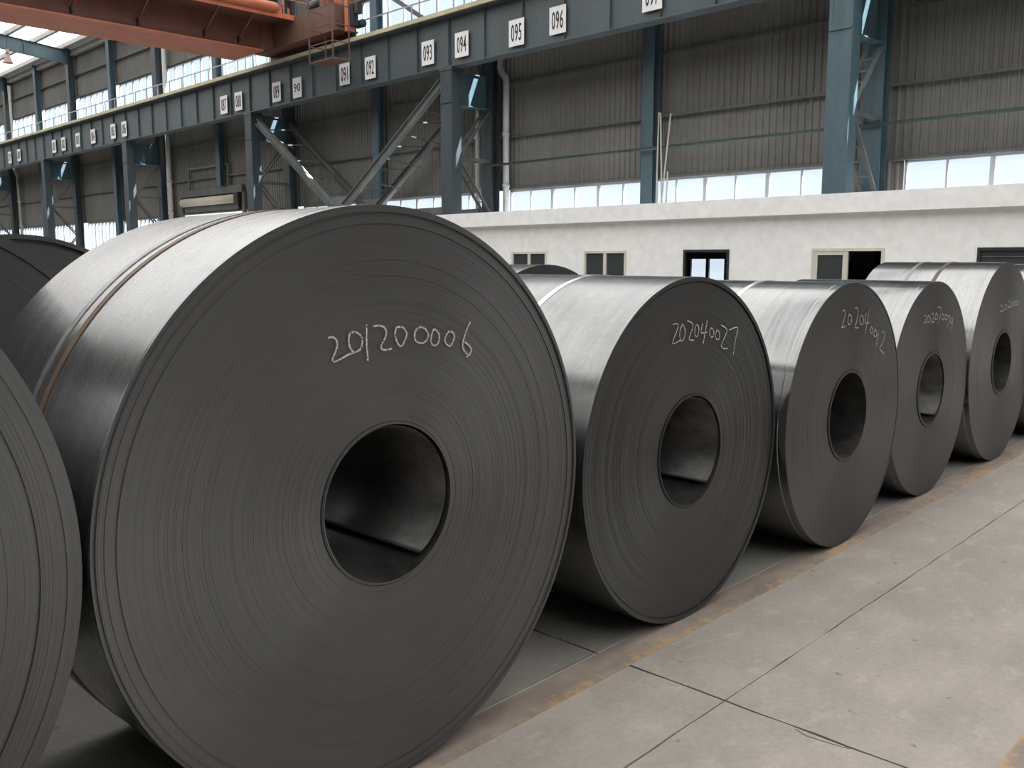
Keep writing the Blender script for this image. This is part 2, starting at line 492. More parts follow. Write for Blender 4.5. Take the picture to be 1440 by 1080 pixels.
# roller door in the third bay
rd = tag(root('roller_door', (20.9, 41.55, 0)), 'beige roller shutter drum over a bright doorway in the far wall', 'roller door')
MB().tube([(20.82, 38.95, 4.5), (20.82, 44.35, 4.5)], .2, 16).build('shutter_drum', M['beige'], rd, True)
MB().box(20.66, 20.98, 38.55, 38.9, 4.28, 4.74).build('motor_box', M['dark'], rd)
MB().box(20.88, 20.96, 38.9, 44.3, 4.02, 4.3).build('shutter_curtain', M['girt'], rd)
MB().box(20.8, 20.95, 38.4, 44.7, 4.76, 5.1).build('lintel', M['girt'], rd)
MB().box(20.85, 21.0, 38.3, 38.5, 0, 4.8).build('jamb', M['girt'], rd); MB().box(20.85, 21.0, 44.55, 44.75, 0, 4.8).build('jamb', M['girt'], rd)
for p, q in (((20.88, 39.7, 6.1), (20.88, 43.7, 6.1)), ((20.88, 39.7, 5.1), (20.88, 39.7, 6.1)), ((20.88, 43.7, 5.1), (20.88, 43.7, 6.1))):
    MB().bar(p, q, .1, .1).build('head_frame', M['brace'], rd)

# other walls of the hall, out of view
tag(MB().box(-9.2, -9, -32, 100, 0, 15).build('wall_left', M['girt']), kind='structure')
tag(MB().box(-9, 21.1, -32.2, -32, 0, 17).build('wall_near', M['sheet']), kind='structure')
tag(MB().box(-9, 21.1, 100, 100.2, 0, 17).build('wall_end', M['sheet']), kind='structure')

# ================================================================ ROOF
ceil = root('ceiling', (6, 40, 14), kind='structure')
def zr(x): return 14.0 + .098 * (min(20.7 - x, x + 8.7))
bays = [-31.5, -15, -2.8] + COLY + [82.2, 99.8]
purl = [20.27, 18.83, 17.37, 15.9, 14.4, 12.9, 11.4, 9.9, 8.4, 6.9, 5.4, 3.9, 2.4, .9, -.6, -2.1, -3.6, -5.1, -6.6, -8.1]
gaps = [(21.15, 20.27)] + list(zip(purl, purl[1:])) + [(-8.1, -9.1)]
SKY = set(range(1, 20))
for b0, b1 in zip(bays, bays[1:]):
    for gi, (xa, xb) in enumerate(gaps):
        mb = MB()
        za, zb = zr(xa) + .12, zr(xb) + .12
        mb.v = [(xa, b0, za), (xb, b0, zb), (xb, b1, zb), (xa, b1, za), (xa, b0, za + .03), (xb, b0, zb + .03), (xb, b1, zb + .03), (xa, b1, za + .03)]
        mb.f = [(0, 1, 2, 3), (7, 6, 5, 4), (0, 4, 5, 1), (1, 5, 6, 2), (2, 6, 7, 3), (3, 7, 4, 0)]; mb.mi = [0] * 6
        mb.build('skylight_sheet' if gi in SKY else 'roof_sheet', M['skylight' if gi in SKY else 'roofsheet'], ceil)
for x in purl:
    z = zr(x)
    MB().box(x - .09, x + .09, -31, 99, z - .12, z + .115).build('purlin', M['roofsheet'], ceil)
for y in COLY + [82.2, -2.8]:
    mb = MB()
    for xa, xb in ((20.5, 6.0), (6.0, -8.8)):
        za, zb = zr(xa) - .12, zr(xb) - .12
        d = .74
        for w, lo, hi in ((.03, -d, 0), (.28, -d - .03, -d), (.28, -.03, 0)):
            i = len(mb.v)
            mb.v += [(x, yy, z + e) for (x, z) in ((xa, za), (xb, zb)) for (yy, e) in ((y - w / 2, lo), (y + w / 2, lo), (y + w / 2, hi), (y - w / 2, hi))]
            for k in ((0, 1, 2, 3), (7, 6, 5, 4), (0, 4, 5, 1), (1, 5, 6, 2), (2, 6, 7, 3), (3, 7, 4, 0)):
                mb.f.append(tuple(i + j for j in k)); mb.mi.append(0)
        # splice plate two metres from the column
    mb.box(18.2, 18.24, y - .13, y + .13, zr(18.2) - .86, zr(18.2) - .13)
    mb.build('rafter', M['blue'], ceil)
mb = MB().box(20.72, 20.95, -31, 99, 13.62, 13.95)
mb.build('eaves_beam', M['roofsheet'], ceil)

# ================================================================ COLUMNS
ordinal = ['nearest blue lattice column, at the right behind the white parapet',
           'lattice column with wavy cap plates where the right-hand diagonal brace ends',
           'lattice column at the left foot of the V brace, left of plate 089',
           'lattice column between plates 086 and 087, left of the roller door',
           'lattice column below plate 083, fifth from the right',
           'farthest lattice column, at the left edge of the photo']
for k, y in enumerate(COLY):
    c = tag(root('lattice_column', (19.8, y, 0)), ordinal[k], 'column', 'steel columns along the far wall')
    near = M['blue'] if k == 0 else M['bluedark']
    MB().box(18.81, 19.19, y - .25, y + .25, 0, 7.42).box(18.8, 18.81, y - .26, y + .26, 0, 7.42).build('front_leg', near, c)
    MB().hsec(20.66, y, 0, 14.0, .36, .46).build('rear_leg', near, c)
    MB().box(19.19, 20.48, y - .012, y + .012, 6.45, 7.42).box(19.19, 20.48, y - .04, y + .04, 7.42, 7.46).box(19.19, 20.48, y - .16, y + .16, 6.43, 6.46).build('cap_girder', M['blue'], c)
    MB().box(18.78, 19.3, y - .3, y + .3, 7.42, 7.5).build('bearing_plate', near, c)
    MB().box(18.795, 18.81, y - .2, y - .17, 6.5, 7.42).box(18.795, 18.81, y + .17, y + .2, 6.5, 7.42).box(18.77, 18.81, y - .24, y + .24, 6.46, 6.5).build('cap_stiffener', near, c)
    lac = [((20.45, 6.35), (19.22, 4.95)), ((19.22, 4.75), (20.45, 3.25)), ((20.45, 3.05), (19.22, 1.6))]
    for (xa, za), (xb, zb) in lac:
        mb = MB()
        for dy in (-.16, .16): mb.bar((xa, y + dy, za), (xb, y + dy, zb), .05, .09, (0, 1, 0))
        for t in (.2, .4, .6, .8):
            x = xa + (xb - xa) * t; z = za + (zb - za) * t
            mb.bar((x, y - .16, z), (x, y + .16, z), .05, .03)
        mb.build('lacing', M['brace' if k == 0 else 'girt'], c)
    MB().box(19.19, 20.48, y - .18, y - .12, 4.78, 4.87).box(19.19, 20.48, y + .12, y + .18, 4.78, 4.87).build('tie_bar', M['girt'], c)
wl = ['blue wall post right of the tall lattice column', 'blue wall post rising behind the three thin white rods', 'dark wall post rising behind the V brace',
      'wall post right of the roller door drum', 'wall post between the fourth and fifth columns', 'wall post between the fifth and sixth columns', 'wall post beyond the farthest column']
for k, y in enumerate(posts):
    if k in (0, 6): continue
    p = MB().hsec(20.72, y, 3.1 if y < 30 else (5.11 if k == 3 else 0), 13.95, .3, .38).build('wall_post', M['blue'])
    tag(p, wl[k], 'post', 'steel posts on the far wall')

# V brace between the second and third columns
vb = tag(root('portal_brace', (19.8, 28.05, 3.2)), 'large V-shaped steel brace rising from behind the biggest coil to two columns', 'brace')
for x in (19.0, 20.45):
    for ya, yb in ((33.6, 28.4), (22.3, 27.75)):
        mb = MB()
        d = Vector((0, yb - ya, -3.6)).normalized()
        nrm = Vector((0, -d.z, d.y))
        a = Vector((x, ya, 7.15)); b = Vector((x, yb, 3.6))
        mb.bar(a + nrm * .11, b + nrm * .11, .18, .025, tuple(nrm)); mb.bar(a - nrm * .11, b - nrm * .11, .18, .025, tuple(nrm))
        mb.bar(a, b, .02, .22, tuple(nrm))
        mb.build('front_diagonal' if x < 20 else 'rear_diagonal', M['brace' if x < 20 else 'girt'], vb)
    MB().box(x - .02, x + .02, 27.5, 28.65, 3.35, 3.95).build('gusset', M['brace'], vb)
for ya, yb in ((33.72, 28.4), (22.2, 27.75)):
    for i in range(9):
        t = .1 + i * .095
        yy = ya + (yb - ya) * t; zz = 7.15 - 3.55 * t
        y2 = yy + (.45 if i % 2 else -.1) * (1 if ya > yb else -1)
        MB().bar((19.08, yy, zz), (20.35, y2, zz - (.28 if i % 2 else -.1)), .045, .045).build('rung', M['girt'], vb)
MB().box(18.93, 19.07, 22.2, 33.72, 3.2, 3.36).box(20.38, 20.52, 22.2, 33.72, 3.2, 3.36).build('tie_beam', M['girt'], vb)

# ================================================================ CRANE RUNWAY
gl = ['runway girder above and right of the tall blue column, mostly out of frame', 'long runway girder span above the thin white rods and wall post', 'runway girder span above the V brace, behind the crane cage', 'runway girder span above the roller door',
      'runway girder span left of the roller door, with six plates', 'short-looking far runway girder at the left edge with two tiny plates', 'farthest runway girder, almost wholly beyond the left edge']
ends = [-2.8] + COLY + [82.3]
ends[0] = -2.8
XB0, XB1 = 18.78, 19.22
for k, (a, b) in enumerate(zip(ends, ends[1:])):
    g = tag(root('runway_girder', (19.0, (a + b) / 2, 7.5)), gl[k], 'girder', 'crane runway girders')
    a += .012; b -= .012
    MB().box(18.985, 19.0, a, b, 7.53, 8.97).build('web', M['beam'], g)
    MB().box(XB0, XB1, a, b, 7.5, 7.53).build('bottom_flange', M['beam'], g)
    MB().box(XB0 - .06, XB1, a, b, 8.97, 9.0).build('top_flange', M['beam'], g)
    m = round((b - a) / 1.56); st = MB().box(-.07, 0, -.006, .006, 7.54, 8.96).mesh('stiffener', M['beam'])
    for i in range(m + 1):
        link_mesh('stiffener', st, (18.985, a + .006 + (b - a - .012) * i / m, 0), g)
tag(MB().box(18.66, 18.78, -2.7, 82, 9.002, 9.13).build('runway_edge_beam', M['rail']), 'long dusty yellow edge strip on top of the runway girders', 'edge strip')
tag(MB().box(18.96, 19.04, -2.7, 82, 9.001, 9.14).build('crane_rail', M['dark']), 'steel crane rail along the top of the runway girders', 'rail')
wk = tag(root('runway_walkway', (19.9, 40, 8.94)), 'narrow walkway deck between the runway girders and the far wall', 'walkway')
for a, b in zip(ends, ends[1:]): MB().box(19.23, 20.6, a + .3, b - .3, 8.94, 9.0).build('deck_panel', M['girt'], wk)
for y in COLY: MB().box(19.23, 20.44, y - .29, y + .29, 8.94, 9.0).build('deck_panel', M['girt'], wk)
hr = tag(root('walkway_handrail', (19.75, 40, 9.0)), 'thin grey handrail in front of the upper windows above the runway', 'handrail')
MB().box(19.73, 19.77, -2.5, 82, 10.0, 10.04).build('top_rail', M['galv'], hr)
MB().box(19.735, 19.765, -2.5, 82, 9.5, 9.53).build('middle_rail', M['galv'], hr)
ps = MB().box(-.018, .018, -.018, .018, 0, 1.0).mesh('rail_post', M['galv'])
yy = 13.0
while yy < 81:
    link_mesh('rail_post', ps, (19.75, yy, 9.0), hr); yy += 1.3
tag(MB().bar((20.42, 26.6, 10.75), (20.42, 23.7, 9.06), .1, .13).build('inclined_bar', M['girt']), 'dark inclined bar in front of the upper windows right of the crane', 'bar')

# number plates
def text_mesh(s, h, w):
    cu = bpy.data.curves.new('number', 'FONT'); cu.body = s; cu.align_x = 'CENTER'; cu.align_y = 'CENTER'
    cu.extrude = .004; cu.offset = .008; cu.space_character = 1.12; cu.resolution_u = 3
    o = bpy.data.objects.new('tmp', cu); COL.objects.link(o)
    bpy.context.view_layer.update()
    dg = bpy.context.evaluated_depsgraph_get()
    me = bpy.data.meshes.new_from_object(o.evaluated_get(dg))
    bpy.data.objects.remove(o)
    xs = [v.co.x for v in me.vertices]; ys = [v.co.y for v in me.vertices]
    cx, cy = (min(xs) + max(xs)) / 2, (min(ys) + max(ys)) / 2
    sx, sy = w / (max(xs) - min(xs)), h / (max(ys) - min(ys))
    for v in me.vertices:      # glyphs read towards -X: right is -Y
        x, y_, z = (v.co.x - cx) * sx, (v.co.y - cy) * sy, v.co.z
        v.co = (-z, -x, y_)
    me.materials.clear(); me.materials.append(M['black'])
    return me
PL = [('097', 14.25, 8.13), ('096', 17.39, 8.11), ('095', 18.96, 8.05), ('094', 21.28, 8.1), ('093', 22.87, 8.1), ('092', 25.89, 8.09), ('091', 27.39, 8.09), ('90', 30.45, 8.03), ('089', 31.92, 8.06),
      ('088', 34.87, 8.07), ('087', 36.1, 8.07), ('086', 46.32, 8.11), ('085', 47.7, 8.13), ('084', 50.35, 8.13), ('083', 52.53, 8.14), ('082', 54.7, 8.12), ('081', 56.2, 8.12), ('080', 62.4, 8.12), ('079', 64.2, 8.12)]
NTH = ['rightmost', 'second', 'third', 'fourth', 'fifth', 'sixth', 'seventh', 'eighth', 'ninth', 'tenth', 'eleventh', 'twelfth', 'thirteenth', 'fourteenth', 'fifteenth', 'sixteenth', 'seventeenth', 'eighteenth', 'nineteenth']
for pi, (s, y, z) in enumerate(PL):
    p = tag(MB().box(18.9, 18.91, y - .3, y + .3, z - .36, z + .36).build('number_plate', M['plate']), ('%s white number plate from the right, reading %s' % (NTH[pi], s)) if pi else 'rightmost white number plate, reading 097, cut by the top edge', 'number plate', 'number plates on the runway')
    link_mesh('number', text_mesh(s, .47 if s != '90' else .3, .41 if s != '90' else .44), (18.897, y, z), p)

# ================================================================ PIPES
def pipe(pts, r, m, label, cat='pipe', name='downpipe'):
    o = tag(root(name, pts[-1] if pts[-1][2] < pts[0][2] else pts[0]), label, cat)
    MB().tube(pts, r, 10).build('pipe', M[m], o, True)
    for z in (5.6, 4.0):
        x, y = pts[-1][:2]
        if abs(pts[-1][2] - pts[0][2]) > 3: MB().tube([(x, y, z), (x, y, z + .1)], r + .02, 10).build('pipe_collar', M[m], o, True)
    return o
pipe([(20.72, 21.5, 9.9), (20.72, 21.5, 7.7), (20.72, 21.46, 7.58), (20.72, 21.26, 7.38), (20.72, 21.23, 7.23), (20.7, 21.23, 2.81)], .1, 'pvc', 'grey downpipe with a dogleg right of the second column')
pipe([(20.75, 22.55, 8.9), (20.7, 22.55, 2.81)], .09, 'pvc', 'grey downpipe seen through the lacing of the second column')
pipe([(20.72, 45.48, 13.4), (20.72, 45.48, 0)], .11, 'pvc', 'straight grey downpipe left of the roller door')
pipe([(20.78, 45.78, 8.9), (20.78, 45.78, 0)], .09, 'pvc', 'thinner grey downpipe behind the fourth column lacing')
pipe([(20.72, 69.45, 13.4), (20.72, 69.45, 7.8), (20.72, 68.9, 7.3), (20.72, 68.9, 0)], .12, 'pvc', 'pale downpipe with a dogleg near the left edge of the photo')
gp = tag(MB().tube([(20.43, -2.5, 4.69), (20.43, 21.6, 4.69)], .042, 8).build('green_pipe', M['green'], None, True), 'dark green horizontal pipe running along the far wall', 'pipe')
for i, (p, q, lab) in enumerate((((20.28, 15.03, 2.805), (20.33, 15.03, 5.6), 'leftmost thin white rod leaning beside the blue wall post'), ((20.18, 14.75, 2.805), (20.23, 14.9, 5.55), 'middle thin white rod leaning beside the blue wall post'),
                                 ((20.08, 14.75, 2.805), (20.13, 14.5, 5.48), 'rightmost thin white rod leaning beside the blue wall post'), ((19.98, 14.5, 2.805), (20.02, 14.48, 4.0), 'short thin white rod right of the three long rods'))):
    tag(MB().tube([p, q], .022, 8).build('thin_rod', M['pvc'], None, True), lab, 'rod', 'thin rods against the wall')

# ================================================================ WHITE ANNEX BUILDING
ab = tag(root('annex_building', (19.7, 13, 0)), 'low white flat-roofed building with small windows in front of the far wall', 'building')
F0, F1 = 18.6, 18.72
wins = [(17.46, 18.83, 1.02, 1.94), (14.68, 16.09, 1.02, 1.94), (11.66, 12.93, 1.02, 1.95), (8.03, 9.61, 1.02, 1.95), (4.2, 6.25, 1.02, 1.94), (1.2, 2.7, 1.02, 1.94)]
Ya, Yb, ZT = -1.5, 29.6, 2.68
mb = MB(); ys = [Ya] + [v for w in sorted(wins) for v in w[:2]] + [Yb]
for i in range(0, len(ys), 2): mb.box(F0, F1, ys[i], ys[i + 1], 0, ZT)
for a, b, z0, z1 in wins: mb.box(F0, F1, a, b, 0, z0).box(F0, F1, a, b, z1, ZT)
mb.build('front_wall', M['white'], ab)
MB().box(18.4, 18.56, Ya - .1, Yb + .1, 2.68, 3.08).box(18.56, 18.6, Ya - .1, Yb + .1, 2.68, 2.8).build('parapet', M['white'], ab)
MB().box(18.6, 20.9, Ya, Yb, 2.7, 2.8).build('roof_slab', M['white'], ab)
MB().box(18.72, 20.8, Ya, Ya + .12, 0, 2.7).box(18.72, 20.8, Yb - .12, Yb, 0, 2.7).build('side_wall', M['white'], ab)
R0, R1 = 13.13, 14.32
mb = MB().box(20.8, 20.92, Ya, R0, 0, 2.7).box(20.8, 20.92, R1, Yb, 0, 2.7).box(20.8, 20.92, R0, R1, 0, .9).box(20.8, 20.92, R0, R1, 1.76, 2.7)
mb.build('rear_wall', M['void'], ab)
for yy in (11.3, 16.6, 7.0, 10.6): MB().box(18.73, 20.79, yy - .05, yy + .05, 0, 2.69).build('partition', M['void'], ab)
o = MB().box(20.83, 20.89, R0, R1, .9, .95).box(20.83, 20.89, R0, R1, 1.735, 1.76)
for yy in (R0 + .03, (R0 + R1) / 2, R1 - .03): o.box(20.83, 20.89, yy - .045, yy + .045, .95, 1.735)
o = o.build('rear_window_frame', M['dark'], ab)
for u, v in ((R0 + .075, (R0 + R1) / 2 - .045), ((R0 + R1) / 2 + .045, R1 - .075)): MB().box(20.855, 20.865, u, v, .95, 1.735).build('pane', M['glass'], o)
for i, (a, b, z0, z1) in enumerate(wins):
    t = .06
    wf = MB()
    fm = M['upvc'] if i not in (2, 4) else M['dark']
    wf.box(F0 - .02, F0 + .06, a, b, z1 - t, z1).box(F0 - .02, F0 + .06, a, b, z0, z0 + t).box(F0 - .02, F0 + .06, a, a + t, z0 + t, z1 - t).box(F0 - .02, F0 + .06, b - t, b, z0 + t, z1 - t)
    wfo = wf.build('window_frame', fm, ab)
    m_ = (a + b) / 2
    if i in (0, 1):
        MB().box(F0 - .01, F0 + .05, m_ - .05, m_ + .05, z0 + t, z1 - t).build('meeting_stile', fm, wfo)
        for u, v in ((a + t, m_ - .05), (m_ + .05, b - t)): MB().box(F0 + .02, F0 + .03, u, v, z0 + t, z1 - t).build('pane', M['darkglass'], wfo)
    if i == 3:      # left sash closed, right half open to the dark room
        MB().box(F0 - .01, F0 + .04, m_ - .02, m_ + .09, z0 + t, z1 - t).box(F0 - .01, F0 + .04, b - t - .07, b - t, z0 + t, z1 - t).box(F0 - .01, F0 + .04, m_ + .09, b - t - .07, z1 - t - .08, z1 - t).build('sliding_sash', fm, wfo)
        MB().box(F0 + .01, F0 + .02, m_ + .09, b - t - .07, z0 + t, z1 - t - .08).build('pane', M['darkglass'], wfo)
    if i == 4:
        MB().box(F0 + .005, F0 + .025, a + t, b - t, 1.765, 1.775).build('glazing_bar', M['brace'], wfo)
    if i in (4, 5): MB().box(F0 + .03, F0 + .04, a + t, b - t, z0 + t, z1 - t).build('pane', M['darkglass'], wfo)

# ================================================================ OVERHEAD CRANE
cr = tag(root('overhead_crane', (5, 31.9, 9.14)), 'large orange overhead travelling crane crossing the upper left corner', 'crane')
OR, OD, DK = M['orange'], M['orangedk'], M['dark']
MB().box(-8, 17.8, 31.05, 31.08, 9.26, 10.9).box(-8, 17.8, 32.7, 32.73, 9.26, 10.9).box(-8, 17.8, 31.0, 32.8, 10.9, 10.94).build('girder_web', OD, cr)
MB().box(-8, 17.75, 30.75, 32.95, 9.2, 9.26).build('girder_bottom_flange', OR, cr)
MB().box(-8, 19.1, 29.62, 31.05, 10.28, 10.31).build('platform_plate', OD, cr)
MB().box(-8, 19.3, 29.55, 29.62, 10.14, 10.31).build('platform_edge', OR, cr)
pts = [(-8, 29.52, 10.44)] + [(17.5 + .2 * math.sin(a), 29.52, 10.44) for a in (0, .4, .8, 1.2, 1.5)]
MB().tube(pts, .17, 14, True, [.17, .17, .17 * math.cos(.4), .17 * math.cos(.8), .17 * math.cos(1.2), .01]).build('edge_tube', OR, cr, True)
for x in (11.2, 13.3, 15.6, 16.9, 18.4):
    MB().bar((x, 31.04, 9.5), (x, 29.75, 10.27), .05, .06).build('bracket', OD, cr)
    MB().box(x - .03, x + .03, 30.9, 31.05, 9.4, 9.6).build('bracket_lug', DK, cr)
MB().box(18.3, 18.9, 27.0, 32.3, 9.42, 10.27).build('end_carriage', M['cage'], cr)
MB().box(18.25, 19.1, 26.8, 32.3, 9.38, 9.42).build('end_carriage_flange', OD, cr)
MB().box(17.8, 18.3, 31.0, 32.3, 9.42, 10.27).build('girder_end_plate', OD, cr)
for y in (27.25, 31.9):
    MB().tube([(18.95, y, 9.46), (19.07, y, 9.46)], .315, 20).tube([(18.92, y, 9.46), (18.95, y, 9.46)], .36, 20).build('wheel', DK, cr, True)
    MB().box(19.07, 19.2, y - .2, y + .2, 9.3, 9.75).build('axle_box', OD, cr)
MB().box(18.9, 19.13, 27.7, 31.5, 9.2, 9.38).box(18.86, 18.9, 27.0, 32.2, 9.16, 9.38).build('bogie_frame', DK, cr)
MB().tube([(19.0, 26.7, 9.62), (19.0, 26.35, 9.62)], .13, 12).build('buffer', DK, cr, True)
MB().tube([(18.6, 28.9, 10.52), (18.6, 28.1, 10.52)], .2, 14).build('drive_motor', DK, cr, True)
MB().box(18.4, 18.9, 27.5, 28.05, 10.27, 10.7).build('gearbox', OD, cr)
MB().box(18.55, 18.8, 26.6, 26.8, 9.34, 10.45).box(18.55, 18.8, 27.3, 27.42, 10.0, 10.5).build('bracket_plate', OR, cr)
MB().bar((18.7, 26.75, 10.42), (18.7, 25.85, 10.66), .2, .2).bar((18.7, 25.85, 10.66), (18.7, 25.7, 11.0), .16, .16).build('collector_arm', OR, cr)
MB().box(18.62, 18.82, 26.4, 26.6, 9.5, 10.2).box(18.62, 18.82, 26.15, 26.32, 9.85, 10.2).build('control_box', DK, cr)
MB().box(16.4, 18.2, 29.66, 29.8, 10.34, 10.55).build('cable_tray', OR, cr)
MB().box(17.9, 18.1, 29.64, 29.84, 10.33, 10.62).box(16.0, 16.25, 29.66, 29.9, 10.33, 10.75).build('junction_box', DK, cr)
# platform railing
for x in (-6, -4, -2, 0, 2, 4, 6, 8, 10, 12, 14, 16, 17.95, 19.2):
    MB().box(x - .03, x + .03, 29.63, 29.69, 10.31, 11.4).build('railing_post', OR, cr)
for z in (10.85, 11.37): MB().box(-8, 19.2, 29.645, 29.675, z - .015, z + .015).build('railing_bar', OR, cr)
# inspection cage hanging over the girder edge
cx0, cx1, cy0, cy1, cz0, cz1 = 17.75, 18.4, 26.35, 27.75, 8.35, 11.0
MB().box(cx0, cx1, cy0, cy1, cz0 - .05, cz0).build('cage_floor', M['cage'], cr)
for x, y in ((cx0, cy0), (cx0, cy1), (cx1, cy0), (cx1, cy1)):
    MB().box(x - .018, x + .018, y - .018, y + .018, cz0, cz1).build('cage_post', M['cage'], cr)
for z in (8.85, 9.4, 10.0, 10.6):
    MB().box(cx0, cx1, cy0 - .015, cy0 + .015, z, z + .035).box(cx0, cx1, cy1 - .015, cy1 + .015, z, z + .035).box(cx0 - .015, cx0 + .015, cy0, cy1, z, z + .035).build('cage_bar', M['cage'], cr)
MB().box(18.38, 18.6, 26.9, 27.2, 9.6, 9.7).build('cage_hanger', M['cage'], cr)

# pendant lamp under the roof
lm = tag(root('pendant_lamp', (14.95, 50, 11.2)), 'small dusty high-bay lamp hanging below the roof in the top left corner', 'lamp')
MB().tube([(14.95, 50, 11.2), (14.95, 50, 11.5), (14.95, 50, 11.6)], .2, 16, False, [.24, .12, .09]).build('lamp_shade', M['lampred'], lm, True)
MB().tube([(14.95, 50, 11.58), (14.95, 50, 11.85)], .08, 12).build('lamp_housing', M['lampred'], lm, True)
MB().tube([(14.95, 50, 11.85), (14.95, 50, 14.3)], .012, 6).build('lamp_cord', M['dark'], lm)

# ================================================================ STEEL COILS
CHALK = {
1:[[(-0.223,0.54),(-0.208,0.541),(-0.195,0.531),(-0.193,0.516),(-0.2,0.497),(-0.21,0.479),(-0.209,0.471),(-0.201,0.469),(-0.178,0.476),(-0.153,0.486),(-0.127,0.492),(-0.109,0.498)],[(-0.133,0.552),(-0.146,0.548),(-0.151,0.528),(-0.148,0.509),(-0.137,0.494),(-0.124,0.492),(-0.109,0.5),(-0.101,0.519),(-0.105,0.538),(-0.12,0.549),(-0.133,0.552)],[(-0.083,0.57),(-0.085,0.528),(-0.083,0.486),(-0.082,0.463)],[(-0.058,0.565),(-0.041,0.566),(-0.02,0.562),(-0.009,0.547),(-0.013,0.528),(-0.027,0.509),(-0.03,0.497),(-0.017,0.49),(0.011,0.492)],[(0.032,0.558),(0.026,0.538),(0.031,0.516),(0.041,0.501),(0.053,0.498),(0.064,0.514),(0.073,0.533),(0.065,0.549),(0.054,0.557),(0.032,0.558)],[(0.131,0.553),(0.113,0.546),(0.105,0.529),(0.111,0.509),(0.139,0.501),(0.156,0.511),(0.163,0.526),(0.151,0.545),(0.131,0.553)],[(0.187,0.543),(0.177,0.525),(0.174,0.503),(0.183,0.491),(0.198,0.491),(0.209,0.505),(0.209,0.525),(0.198,0.538),(0.187,0.543)],[(0.253,0.532),(0.241,0.521),(0.235,0.503),(0.243,0.49),(0.259,0.484),(0.271,0.499),(0.278,0.514),(0.269,0.528),(0.253,0.532)],[(0.351,0.558),(0.332,0.53),(0.32,0.502),(0.315,0.48),(0.322,0.463),(0.338,0.45)],[(0.325,0.493),(0.341,0.482),(0.355,0.465),(0.347,0.449),(0.333,0.442)]],
2:[[(-0.184,0.602),(-0.152,0.604),(-0.143,0.59),(-0.16,0.562),(-0.179,0.535),(-0.18,0.515),(-0.124,0.528)],[(-0.114,0.597),(-0.128,0.567),(-0.127,0.539),(-0.111,0.523),(-0.089,0.54),(-0.087,0.572),(-0.107,0.598),(-0.114,0.597)],[(-0.069,0.613),(-0.029,0.6),(-0.022,0.58),(-0.043,0.548),(-0.049,0.527),(-0.012,0.521)],[(0.005,0.591),(-0.005,0.564),(0.0,0.542),(0.017,0.537),(0.029,0.559),(0.025,0.584),(0.005,0.591)],[(0.059,0.594),(0.051,0.565),(0.054,0.551),(0.102,0.551)],[(0.099,0.606),(0.088,0.563),(0.076,0.519),(0.07,0.501)],[(0.132,0.571),(0.123,0.546),(0.138,0.526),(0.159,0.532),(0.158,0.559),(0.132,0.571)],[(0.189,0.557),(0.177,0.535),(0.189,0.512),(0.213,0.516),(0.211,0.544),(0.189,0.557)],[(0.228,0.578),(0.273,0.56),(0.281,0.544),(0.254,0.508),(0.234,0.479),(0.257,0.463),(0.293,0.463)],[(0.303,0.551),(0.382,0.558),(0.366,0.501),(0.348,0.428)]],
3:[[(-0.162,0.621),(-0.137,0.629),(-0.12,0.604),(-0.135,0.567),(-0.156,0.531),(-0.112,0.536)],[(-0.064,0.604),(-0.08,0.57),(-0.062,0.542),(-0.032,0.551),(-0.031,0.584),(-0.064,0.604)],[(0.01,0.631),(0.036,0.635),(0.06,0.607),(0.045,0.558),(0.028,0.521),(0.076,0.518)],[(0.107,0.59),(0.084,0.562),(0.106,0.533),(0.14,0.543),(0.136,0.576),(0.107,0.59)],[(0.174,0.597),(0.167,0.542),(0.23,0.539)],[(0.221,0.612),(0.195,0.54),(0.176,0.474)],[(0.264,0.512),(0.249,0.481),(0.278,0.474),(0.292,0.496),(0.264,0.512)],[(0.323,0.496),(0.307,0.461),(0.337,0.448),(0.357,0.469),(0.323,0.496)],[(0.386,0.468),(0.363,0.429),(0.354,0.389)],[(0.429,0.471),(0.467,0.469),(0.477,0.445),(0.447,0.4),(0.414,0.368),(0.486,0.333)]],
4:[[(-0.25,0.535),(-0.216,0.542),(-0.201,0.52),(-0.243,0.489),(-0.19,0.493)],[(-0.165,0.54),(-0.181,0.506),(-0.146,0.488),(-0.121,0.516),(-0.165,0.54)],[(-0.108,0.544),(-0.072,0.547),(-0.056,0.52),(-0.095,0.488),(-0.036,0.488)],[(-0.013,0.551),(-0.03,0.518),(-0.0,0.5),(0.026,0.523),(-0.013,0.551)],[(0.006,0.59),(0.084,0.58),(0.071,0.521),(0.043,0.468)],[(0.122,0.537),(0.105,0.503),(0.145,0.493),(0.159,0.524),(0.122,0.537)],[(0.193,0.532),(0.175,0.5),(0.216,0.49),(0.231,0.516),(0.193,0.532)],[(0.227,0.514),(0.283,0.514),(0.264,0.464),(0.235,0.432)],[(0.321,0.501),(0.298,0.476),(0.333,0.461),(0.352,0.488),(0.321,0.501)],[(0.351,0.492),(0.344,0.447),(0.339,0.405)]],
5:[[(-0.177,0.482),(-0.119,0.487),(-0.122,0.457),(-0.156,0.432),(-0.068,0.444)],[(-0.034,0.495),(-0.057,0.462),(-0.017,0.445),(0.019,0.467),(-0.034,0.495)],[(0.03,0.509),(0.08,0.516),(0.103,0.487),(0.057,0.461),(0.135,0.463)],[(0.155,0.512),(0.131,0.478),(0.176,0.469),(0.197,0.492),(0.155,0.512)],[(0.22,0.509),(0.199,0.484),(0.24,0.471),(0.256,0.495),(0.22,0.509)],[(0.279,0.511),(0.258,0.485),(0.304,0.475),(0.321,0.496),(0.279,0.511)],[(0.35,0.511),(0.351,0.463)]],
}
